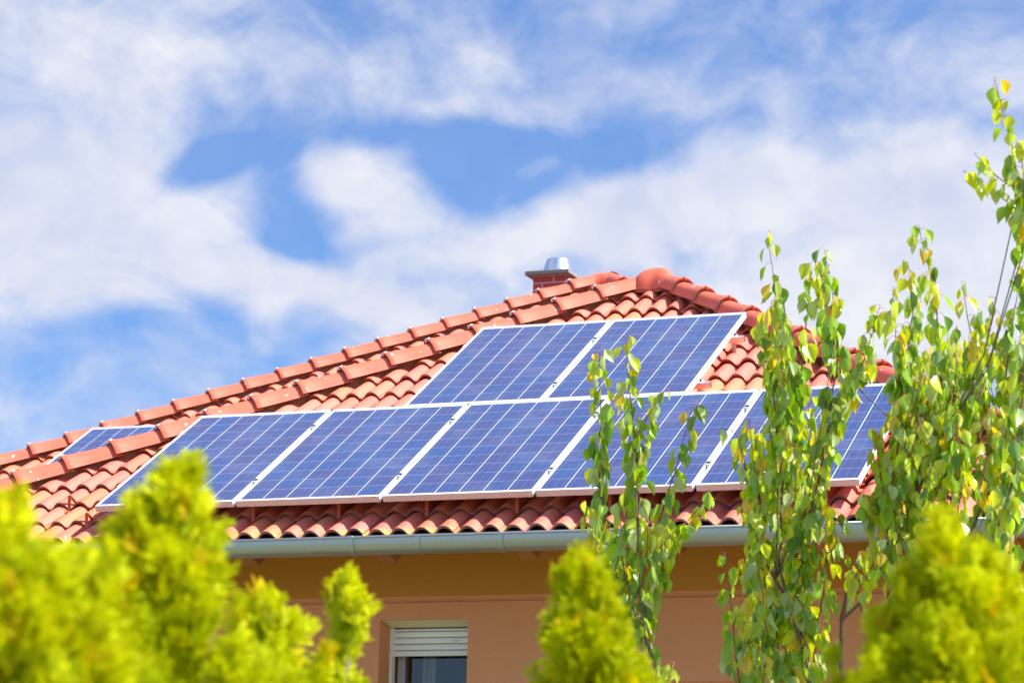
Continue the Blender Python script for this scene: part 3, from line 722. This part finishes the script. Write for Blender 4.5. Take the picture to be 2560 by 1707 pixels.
def pear(name_label, shoots, dep, trunk, seed, fill=()):
    """shoots: (polyline tip first, depth offset, density). Leaves hang from arching red stalks."""
    R = np.random.default_rng(seed); wood = MB(); VV = []; FF = []; CC = []; MI = []; b = 0
    pxm = 6750.686/dep/1.0884
    tw_red = (.70, .12, .08); tw_brown = (.24, .07, .06)
    def leaf(p, tipness):
        nonlocal b
        a = R.uniform(0, 2*math.pi); o = np.array([math.cos(a), math.sin(a), 0]); PL = R.uniform(.022, .042)
        q1 = p+o*PL*.5+np.array([0, 0, PL*.28]); q2 = p+o*PL*.95+np.array([0, 0, R.uniform(-.3, .1)*PL])
        wood.tube([p, q1, q2], [.0015, .0012, .0011], 4, 1, False, tw_red if R.uniform() < .75 else (.30, .30, .06))
        L = R.uniform(.060, .108)*(1-.35*tipness*R.uniform()); V, F = LT[R.integers(len(LT))]
        dn_ = np.array([0, 0, 1.])-o*R.uniform(-.15, .45)+R.normal(0, .13, 3)       # leaf axis: hangs down and outward
        z = dn_/np.linalg.norm(dn_); h = R.uniform(0, 2*math.pi); hh = np.array([math.cos(h), math.sin(h), 0]); x = np.cross(hh, z); x /= np.linalg.norm(x)
        y = np.cross(z, x); wd = R.uniform(.62, .96)
        VV.append(q2+L*(V[:, :1]*x*wd+V[:, 1:2]*y+V[:, 2:]*z)); FF.append(F+b); b += len(V)
        g_ = R.uniform(); dark = np.array([.13, .30, .012]); mid = np.array([.50, .72, .010]); yel = np.array([.80, .80, .006]); org = np.array([.90, .62, .02])
        c_ = dark*(1-g_)+mid*g_
        if R.uniform() < .20+.55*tipness: c_ = c_*.3+yel*.7
        if R.uniform() < .025+.12*tipness: c_ = org
        if R.uniform() < .17: c_ = np.array([.60, .72, .36])  # pale leaves: glossy sheen painted into the leaf colour
        CC.append(np.tile(c_*R.uniform(.8, 1.15), (len(V), 1)))
    def run(pts3, r0, r1, dens, leaves=True, tipcol=True):
        k = len(pts3); seg = [np.linalg.norm(pts3[i+1]-pts3[i]) for i in range(k-1)]; tot = sum(seg)
        rad = [r1+(r0-r1)*(sum(seg[:i])/tot) for i in range(k)]           # tip first
        red = tot < .0
        wood.tube(pts3, rad, 6, 0 if rad[-1] > .0085 else 1, True, tw_brown)
        if not leaves: return
        s = .004; acc = 0; i = 0
        while s < tot:
            acc = 0
            for i in range(k-1):
                if acc+seg[i] >= s: break
                acc += seg[i]
            p = pts3[i]+(pts3[i+1]-pts3[i])*((s-acc)/seg[i])
            tip = max(0, 1-s/.35)
            leaf(p, tip)
            s += R.exponential(.5/dens*.0200)+.5*.0200/dens*(1.35 if s < .22 else .8)
    def smooth3(pts, off):
        ph = R.uniform(0, 6, 2); out = []
        P2 = np.array(pts, float)
        # resample
        d = np.r_[0, np.cumsum(np.hypot(*np.diff(P2, axis=0).T))]; n_ = max(4, int(d[-1]/18)); q = np.linspace(0, d[-1], n_)
        X = np.interp(q, d, P2[:, 0]); Y = np.interp(q, d, P2[:, 1])
        for _ in range(2):
            X[1:-1] = .25*X[:-2]+.5*X[1:-1]+.25*X[2:]; Y[1:-1] = .25*Y[:-2]+.5*Y[1:-1]+.25*Y[2:]
        for j in range(n_):
            out.append(at(X[j]+R.normal(0, .7), Y[j], dep+off+.05*math.sin(ph[0]+q[j]/pxm*3)))
        return out
    tp = [at(x, y, dep) for x, y in trunk[0]]; base = np.array([tp[-1][0], tp[-1][1], GROUND])
    tr = MB(); tr.tube(tp+[base], list(np.linspace(.006, .014, len(tp)))+[.035], 10)
    for extra_ in trunk[1:]:
        tr.tube([at(x, y, dep) for x, y in extra_], list(np.linspace(.005, .012, len(extra_))), 8)
    for pts, off, dens in shoots:
        P3 = smooth3(pts, off); L_ = sum(np.linalg.norm(P3[i+1]-P3[i]) for i in range(len(P3)-1))
        run(P3, min(.009, .0022+.0045*L_), .0013, dens)
        j = min(range(len(tp)), key=lambda q_: abs(tp[q_][2]-(P3[-1][2]-.25))); E_ = tp[j] if P3[-1][2] > tp[-1][2] else base*.3+tp[-1]*.7
        Q_ = P3[-1]*.55+E_*.45; Q_[2] = min(P3[-1][2], E_[2])*.7+max(P3[-1][2], E_[2])*.3; tr.tube([P3[-1], Q_, E_], [.0030, .0035, .004], 6)
    for (x0, x1, y0_, y1_, n_, lmin, lmax, lean) in fill:
        for q in range(n_):
            x = R.uniform(x0, x1); y = R.uniform(y0_, y1_); L = R.uniform(lmin, lmax); le = R.normal(lean, .16)
            pts = [(x+le*L*(1-t)+R.normal(0, 3), y-L*(1-t)) for t in np.linspace(0, 1, 5)]
            P3 = smooth3(pts, R.uniform(-.45, .45)); run(P3, .004, .0013, R.uniform(.8, 1.25))
    root = empty('pear_tree', Vector(base)); tagit(root, name_label, 'pear tree', 'young pear trees in front of the house')
    link('foliage', fastmesh('foliage', np.vstack(VV), np.vstack(FF), [M_PEAR], np.vstack(CC)), root)
    wood.build('twigs', [M_BARK, M_TWIG], root, smooth=True, colors=True)
    tr.build('trunk', M_BARK, root, smooth=True)
pear('slim pear tree left of the dense one, thin shoots rising across the fourth panel', [
    ([(1376, 800), (1378, 870), (1381, 950), (1374, 1040), (1377, 1100), (1390, 1180), (1400, 1260), (1420, 1330)], 0, 1.05),
    ([(1438, 772), (1441, 850), (1450, 930), (1458, 1000), (1463, 1080), (1468, 1160), (1462, 1260), (1470, 1350), (1478, 1440), (1500, 1520), (1510, 1590)], .1, 1.1),
    ([(1528, 895), (1510, 915), (1490, 950), (1466, 1000), (1460, 1040)], .05, 1.6),
    ([(1592, 922), (1576, 985), (1560, 1050), (1540, 1115), (1520, 1180), (1500, 1240), (1480, 1300), (1472, 1370)], -.15, .95),
    ([(1636, 1125), (1605, 1170), (1570, 1205), (1535, 1245), (1500, 1310)], .2, .9),
    ([(1335, 1150), (1345, 1200), (1370, 1260), (1400, 1330), (1440, 1400)], 0, 1.3),
    ([(1430, 1120), (1425, 1200), (1430, 1290), (1450, 1380), (1470, 1450)], -.1, 1.5),
    ([(1520, 1190), (1530, 1240), (1525, 1300), (1500, 1370), (1485, 1440)], .15, 1.4),
    ([(1395, 1175), (1400, 1230), (1415, 1290), (1440, 1350)], .2, 1.4),
    ([(1550, 1520), (1530, 1560), (1520, 1600)], 0, 1.2),
    ([(1425, 900), (1440, 960), (1450, 1020), (1455, 1090)], .25, .9)],
    13.1, [[(1478, 1430), (1500, 1520), (1515, 1600), (1530, 1900)]], 41,
    [(1370, 1540, 1250, 1340, 4, 60, 110, 0)])
pear('dense pear tree in front of the last lower panel, a thick column of hanging leaves', [
    ([(1767, 533), (1770, 590), (1779, 645), (1788, 710), (1793, 790), (1797, 880), (1800, 980), (1800, 1080), (1794, 1180), (1790, 1280), (1800, 1350), (1830, 1440), (1855, 1520), (1862, 1600)], 0, .98),
    ([(1772, 690), (1765, 780), (1775, 880), (1785, 990), (1790, 1100)], -.12, 1.5),
    ([(1808, 740), (1818, 830), (1820, 930), (1815, 1030), (1810, 1130)], .12, 1.5),
    ([(1740, 730), (1762, 800), (1780, 860), (1790, 950)], .2, 1.3),
    ([(1865, 612), (1858, 690), (1850, 760), (1843, 830), (1830, 920), (1815, 1010)], .15, .75),
    ([(1893, 572), (1905, 625), (1915, 700), (1922, 770), (1925, 830), (1912, 900), (1905, 970), (1892, 1040), (1880, 1110), (1850, 1210), (1820, 1300)], -.1, 1.5),
    ([(1880, 600), (1892, 660), (1903, 720), (1915, 790)], -.2, 1.4),
    ([(1700, 1003), (1708, 1050), (1718, 1100), (1735, 1180), (1765, 1260)], .1, 1.1),
    ([(1662, 985), (1685, 975), (1700, 1020), (1712, 1080)], .1, .5),
    ([(1665, 1268), (1674, 1340), (1682, 1420), (1690, 1500), (1700, 1580)], -.2, 1.05),
    ([(1735, 1120), (1745, 1200), (1750, 1290), (1765, 1380), (1790, 1450)], .1, 1.6),
    ([(1850, 1130), (1850, 1220), (1840, 1320), (1830, 1420)], -.1, 1.6),
    ([(1720, 1260), (1735, 1350), (1745, 1440), (1760, 1530)], .2, 1.5),
    ([(1895, 1190), (1900, 1260), (1895, 1340), (1880, 1430), (1870, 1500)], .1, 1.1),
    ([(1960, 870), (1945, 920), (1915, 960), (1900, 1010)], .2, 1.8),
    ([(1995, 820), (1975, 860), (1950, 890), (1922, 920)], .1, 1.8),
    ([(1700, 1380), (1715, 1450), (1730, 1530), (1740, 1600)], 0, 1.4),
    ([(1790, 1330), (1780, 1420), (1790, 1500), (1800, 1590)], .1, 1.5)],
    12.8, [[(1780, 1330), (1812, 1380), (1850, 1480), (1866, 1600), (1880, 1900)], [(2040, 1215), (2010, 1330), (1975, 1385), (1933, 1425), (1930, 1580), (1890, 1800)], [(1962, 1290), (1948, 1350), (1933, 1425)]], 42,
    [(1735, 1870, 1080, 1300, 14, 90, 190, 0), (1720, 1880, 1380, 1620, 12, 90, 180, 0), (1890, 2000, 1180, 1330, 4, 60, 110, 0)])
pear('spreading pear tree at the right edge, its top shoot reaching highest into the sky', [
    ([(2112, 517), (2120, 570), (2136, 622), (2148, 680), (2155, 750), (2165, 830), (2162, 920), (2150, 1000), (2125, 1080), (2090, 1180), (2050, 1260)], 0, 1.25),
    ([(2085, 600), (2092, 650), (2098, 710), (2085, 790), (2082, 870), (2095, 960), (2110, 1040), (2100, 1140)], .1, 1.5),
    ([(2050, 658), (2054, 720), (2060, 800), (2066, 880), (2070, 950), (2062, 1030), (2050, 1110), (2045, 1200)], -.15, 1.35),
    ([(2022, 700), (2012, 740), (2000, 780), (1985, 830), (1960, 880)], .2, 1.1),
    ([(2209, 645), (2215, 690), (2224, 735), (2235, 790), (2228, 860)], .15, .6),
    ([(2288, 682), (2278, 740), (2262, 810), (2245, 870), (2225, 950), (2205, 1040), (2185, 1120)], 0, 1.5),
    ([(2245, 710), (2250, 780), (2240, 850), (2232, 920)], -.1, 1.3),
    ([(2175, 770), (2185, 850), (2190, 930), (2180, 1020), (2165, 1110)], .2, 1.4),
    ([(2284, 178), (2298, 235), (2318, 310), (2338, 400), (2356, 500), (2370, 620), (2362, 760), (2350, 900), (2330, 1100), (2250, 1320), (2100, 1560)], -.9, 1.0),
    ([(2238, 352), (2275, 395), (2310, 422), (2342, 440)], -.9, .75),
    ([(2212, 392), (2250, 418), (2290, 447), (2335, 480), (2362, 500)], -.85, .85),
    ([(2345, 330), (2350, 400), (2352, 480), (2358, 560)], -.95, 1.1),
    ([(2352, 600), (2336, 680), (2322, 760), (2312, 850), (2300, 940), (2285, 1040), (2280, 1140)], .05, 1.2),
    ([(2360, 780), (2345, 870), (2330, 960), (2315, 1060)], -.1, 1.6),
    ([(2010, 980), (2015, 1050), (2030, 1130), (2040, 1220), (2020, 1310)], 0, 1.2),
    ([(2055, 930), (2040, 1010), (2050, 1100)], .1, 1.2),
    ([(2120, 860), (2130, 940), (2125, 1020)], -.2, 1.4)],
    12.4, [[(2165, 1000), (2160, 1150), (2170, 1300), (2175, 1450), (2180, 1620), (2185, 1900)], [(2300, 1000), (2260, 1150), (2200, 1300), (2175, 1450)], [(2350, 900), (2330, 1100), (2230, 1330), (2180, 1560)]], 43,
    [(2070, 2370, 1000, 1250, 36, 90, 200, 0), (2180, 2370, 860, 1020, 16, 80, 150, 0), (2090, 2220, 880, 1020, 11, 80, 150, 0), (1990, 2150, 1180, 1330, 10, 70, 140, 0), (1960, 2050, 1330, 1420, 5, 60, 100, 0), (2150, 2370, 1250, 1400, 12, 100, 180, 0)])
#__ENDFOLIAGE__
# ------------------------------------------------------------ sky
w = bpy.data.worlds.new('World'); SC.world = w; w.use_nodes = True
t = w.node_tree; nd = t.nodes; bg = nd['Background']
SUN = Vector((1.0, .106, 1.228)).normalized()
el = math.asin(SUN.z); az = math.atan2(SUN.x, SUN.y)
sky = nd.new('ShaderNodeTexSky'); sky.sky_type = 'NISHITA'; sky.sun_disc = False; sky.sun_elevation = el; sky.sun_rotation = az
sky.air_density = 1.0; sky.dust_density = .3; sky.ozone_density = 2.0
def WM(op, a, b=None, clamp=False):
    n = nd.new('ShaderNodeMath'); n.operation = op; n.use_clamp = clamp
    for i, x in enumerate((a, b)):
        if x is None: continue
        if isinstance(x, (int, float)): n.inputs[i].default_value = x
        else: t.links.new(x, n.inputs[i])
    return n.outputs[0]
tc = nd.new('ShaderNodeTexCoord'); sp = nd.new('ShaderNodeSeparateXYZ'); t.links.new(tc.outputs['Generated'], sp.inputs[0])
azn = WM('ARCTAN2', sp.outputs[0], sp.outputs[1]); eln = WM('ARCSINE', sp.outputs[2])
# heading and height above the horizon, in units of about ten degrees
A0 = WM('DIVIDE', WM('ADD', azn, math.radians(21.2)), math.radians(10.85)); B0 = WM('DIVIDE', WM('SUBTRACT', eln, math.radians(11.75)), math.radians(10.85))
cv = nd.new('ShaderNodeCombineXYZ'); t.links.new(A0, cv.inputs[0]); t.links.new(B0, cv.inputs[1])
def WN(scale, det, rough, vec, dist=0.0):
    n = nd.new('ShaderNodeTexNoise'); n.inputs['Scale'].default_value = scale; n.inputs['Detail'].default_value = det; n.inputs['Roughness'].default_value = rough; n.inputs['Distortion'].default_value = dist
    t.links.new(vec, n.inputs['Vector']); return n
def vmath(op, a, b):
    n = nd.new('ShaderNodeVectorMath'); n.operation = op
    for i, x in enumerate((a, b)):
        if isinstance(x, tuple): n.inputs[i].default_value = x
        else: t.links.new(x, n.inputs[i])
    return n.outputs[0]
wn = WN(2.6, 2, .55, cv.outputs[0]); warp = vmath('MULTIPLY', vmath('SUBTRACT', wn.outputs['Color'], (.5, .5, .5)), (.22, .15, 0))
cw = vmath('ADD', cv.outputs[0], warp)
CL = [ # heading, height, radii, tilt, weight (picture units converted below)
 (120, 40, 420, 130, 0, .45), (110, 330, 330, 270, 10, .9), (370, 190, 150, 110, 20, .45), (200, 560, 420, 170, -8, 1.05), (520, 470, 150, 110, 25, .75), (90, 690, 280, 90, -5, .6),
 (450, 395, 150, 65, 25, -.75), (660, 535, 140, 55, -20, -.7), (615, 410, 110, 90, -35, -.55), (930, 540, 90, 40, 0, -.3), (520, 300, 160, 50, 0, -.2), (330, 520, 60, 60, 0, -.3), (830, 410, 165, 85, 0, 1.2), (870, 500, 120, 60, 0, .4),
 (1060, 370, 300, 90, 0, -.72), (1190, 460, 200, 70, 10, -.55), (900, 190, 480, 110, -4, .42), (1180, 255, 240, 60, 5, .25), (600, 100, 280, 70, 0, -.10),
 (1500, 60, 300, 70, 12, -.22), (2000, 20, 300, 60, 5, -.15), (1250, 110, 420, 100, 0, .22), (720, 655, 420, 85, -3, .75), (1000, 545, 220, 85, 5, .6), (1260, 500, 280, 80, 14, .75), (1540, 440, 300, 100, 10, .6), (1880, 390, 330, 140, 8, .6),
 (1200, 400, 110, 30, 22, .55), (1420, 350, 220, 60, 0, -.25), (330, 830, 560, 80, 0, -.18), (1900, 620, 1000, 260, 0, .8), (2250, 420, 400, 200, 0, .4), (950, 740, 260, 80, -12, .35), (2250, 170, 300, 120, 0, .3), (2150, 600, 500, 200, 0, .45), (2200, 370, 300, 110, 0, .3),
 (480, 740, 120, 60, -20, -.25), (1900, 560, 350, 50, 0, -.1), (1750, 200, 350, 60, 5, .2), (750, 330, 130, 50, 0, -.2), (1600, 590, 300, 50, 0, -.25), (2000, 250, 260, 60, 0, .25)]
acc = None
for (xd, yd, rx, ry, rt, wt) in CL:
    mp = nd.new('ShaderNodeMapping'); mp.vector_type = 'TEXTURE'
    mp.inputs['Location'].default_value = ((xd-1176)/1176, (784-yd)/1176, 0); mp.inputs['Rotation'].default_value = (0, 0, math.radians(rt)); mp.inputs['Scale'].default_value = (rx/1176*1.25, ry/1176*1.25, 1)
    t.links.new(cw, mp.inputs[0]); gr = nd.new('ShaderNodeTexGradient'); gr.gradient_type = 'SPHERICAL'; t.links.new(mp.outputs[0], gr.inputs[0])
    s_ = nd.new('ShaderNodeMapRange'); s_.interpolation_type = 'SMOOTHSTEP'; t.links.new(gr.outputs['Fac'], s_.inputs[0]); s_.inputs[1].default_value = 0; s_.inputs[2].default_value = .75
    v_ = WM('MULTIPLY', s_.outputs[0], wt*.95); acc = v_ if acc is None else WM('ADD', acc, v_)
st = nd.new('ShaderNodeMapping'); st.inputs['Scale'].default_value = (1, 1.35, 1); st.inputs['Rotation'].default_value = (0, 0, math.radians(-12)); t.links.new(cw, st.inputs[0])
n1 = WN(3.6, 7, .62, st.outputs[0], .0).outputs['Fac']; n2 = WN(7.5, 6, .60, st.outputs[0], .15).outputs['Fac']
nn_ = WM('ADD', WM('MULTIPLY', WM('SUBTRACT', n1, .5), 1.35), WM('MULTIPLY', WM('SUBTRACT', n2, .5), 1.25))
lowb = nd.new('ShaderNodeMapRange'); t.links.new(B0, lowb.inputs[0]); lowb.inputs[1].default_value = .15; lowb.inputs[2].default_value = -.5; lowb.inputs[3].default_value = 0; lowb.inputs[4].default_value = .42
lw2 = nd.new('ShaderNodeMapRange'); t.links.new(WM('SUBTRACT', B0, WM('MULTIPLY', A0, .25)), lw2.inputs[0]); lw2.inputs[1].default_value = .25; lw2.inputs[2].default_value = -.4; lw2.inputs[3].default_value = 0; lw2.inputs[4].default_value = .75
den = WM('ADD', WM('ADD', WM('ADD', acc, nn_), .33), lowb.outputs[0])
dr = nd.new('ShaderNodeValToRGB'); e = dr.color_ramp.elements
e[0].position = 0; e[0].color = (.18, .18, .18, 1); e[1].position = 1; e[1].color = (1, 1, 1, 1)
for p_, c_ in ((.25, .36), (.5, .60), (.75, .84)):
    q = e.new(p_); q.color = (c_, c_, c_, 1)
t.links.new(WM('ADD', WM('MULTIPLY', WM('SUBTRACT', den, .62), .80), .47), dr.inputs[0])
tn = nd.new('ShaderNodeMix'); tn.data_type = 'RGBA'; tn.blend_type = 'MULTIPLY'; tn.inputs[0].default_value = 1; t.links.new(sky.outputs[0], tn.inputs[6]); tn.inputs[7].default_value = (.40, .72, 1.18, 1)
mx = nd.new('ShaderNodeMix'); mx.data_type = 'RGBA'; t.links.new(dr.outputs[0], mx.inputs[0]); tb_ = nd.new('ShaderNodeMix'); tb_.data_type = 'RGBA'; tb_.blend_type = 'MULTIPLY'; tb_.inputs[0].default_value = 1; tb_.inputs[7].default_value = (.62, .73, .73, 1); t.links.new(tn.outputs[2], tb_.inputs[6]); t.links.new(tb_.outputs[2], mx.inputs[6])
CLOUD = nd.new('ShaderNodeMix'); CLOUD.data_type = 'RGBA'; tone_ = (WM('ADD', WM('MULTIPLY', WM('SUBTRACT', WN(2.3, 4, .6, vmath('ADD', cw, (3.1, 1.7, 0)), 0).outputs['Fac'], .36), 3.0), WM('MULTIPLY', WM('SUBTRACT', n2, .5), 1.5))); t.links.new(WM('ADD', tone_, lw2.outputs[0], True), CLOUD.inputs[0]); CLOUD.inputs[6].default_value = (3.15, 3.45, 4.45, 1); CLOUD.inputs[7].default_value = (4.35, 4.42, 4.8, 1)
t.links.new(CLOUD.outputs[2], mx.inputs[7])
t.links.new(mx.outputs[2], bg.inputs[0]); bg.inputs[1].default_value = .10
# the rest of the sky: coarser clouds, kept brighter than the part in view as added fill light; only one of the two is worked out per direction
cc_ = nd.new('ShaderNodeVectorMath'); cc_.operation = 'SCALE'; cc_.inputs[3].default_value = 3.4; t.links.new(tc.outputs['Generated'], cc_.inputs[0])
nb = WN(1.0, 3, .6, cc_.outputs[0]).outputs['Fac']
fb = WM('ADD', WM('MULTIPLY', WM('SUBTRACT', nb, .5), 2.6), .42, True)
mo_ = nd.new('ShaderNodeMix'); mo_.data_type = 'RGBA'; t.links.new(fb, mo_.inputs[0]); t.links.new(tn.outputs[2], mo_.inputs[6]); mo_.inputs[7].default_value = (4.0, 4.4, 5.4, 1)
bg2 = nd.new('ShaderNodeBackground'); t.links.new(mo_.outputs[2], bg2.inputs[0]); bg2.inputs[1].default_value = .10
da = nd.new('ShaderNodeMapRange'); t.links.new(WM('ABSOLUTE', A0), da.inputs[0]); da.inputs[1].default_value = 1.5; da.inputs[2].default_value = 1.35
db = nd.new('ShaderNodeMapRange'); t.links.new(WM('ABSOLUTE', B0), db.inputs[0]); db.inputs[1].default_value = 1.15; db.inputs[2].default_value = 1.0
ms_ = nd.new('ShaderNodeMixShader'); t.links.new(WM('MULTIPLY', da.outputs[0], db.outputs[0], True), ms_.inputs[0]); t.links.new(bg2.outputs[0], ms_.inputs[1]); t.links.new(bg.outputs[0], ms_.inputs[2])
t.links.new(ms_.outputs[0], nd['World Output'].inputs[0])
sd = bpy.data.lights.new('sun', 'SUN'); sd.energy = 4.8; sd.angle = math.radians(.53); sd.color = (1, .955, .88)
so = bpy.data.objects.new('sun', sd); COL.objects.link(so); so.rotation_euler = SUN.to_track_quat('Z', 'Y').to_euler(); so.location = (20, 0, 30)
# ------------------------------------------------------------ camera
cd = bpy.data.cameras.new('camera'); cam = bpy.data.objects.new('camera', cd); COL.objects.link(cam); SC.camera = cam
cd.sensor_width = 36; cd.lens = 94.93; cd.clip_end = 5000; cd.clip_start = .1
Mx = Matrix((Vector(CR), Vector(CU), Vector(-CF))).transposed().to_4x4(); Mx.translation = Vector(CAM); cam.matrix_world = Mx
cd.dof.use_dof = True; cd.dof.focus_distance = 17.2; cd.dof.aperture_fstop = 4.4; cd.dof.aperture_blades = 0
SC.render.engine = 'CYCLES'
cy = SC.cycles; cy.max_bounces = 6; cy.diffuse_bounces = 3; cy.glossy_bounces = 3; cy.transmission_bounces = 4; cy.transparent_max_bounces = 4
SC.view_settings.view_transform = 'Standard'; SC.view_settings.look = 'None'; SC.view_settings.exposure = 1.0; SC.view_settings.gamma = 1
SC.render.resolution_x = 1024; SC.render.resolution_y = 682
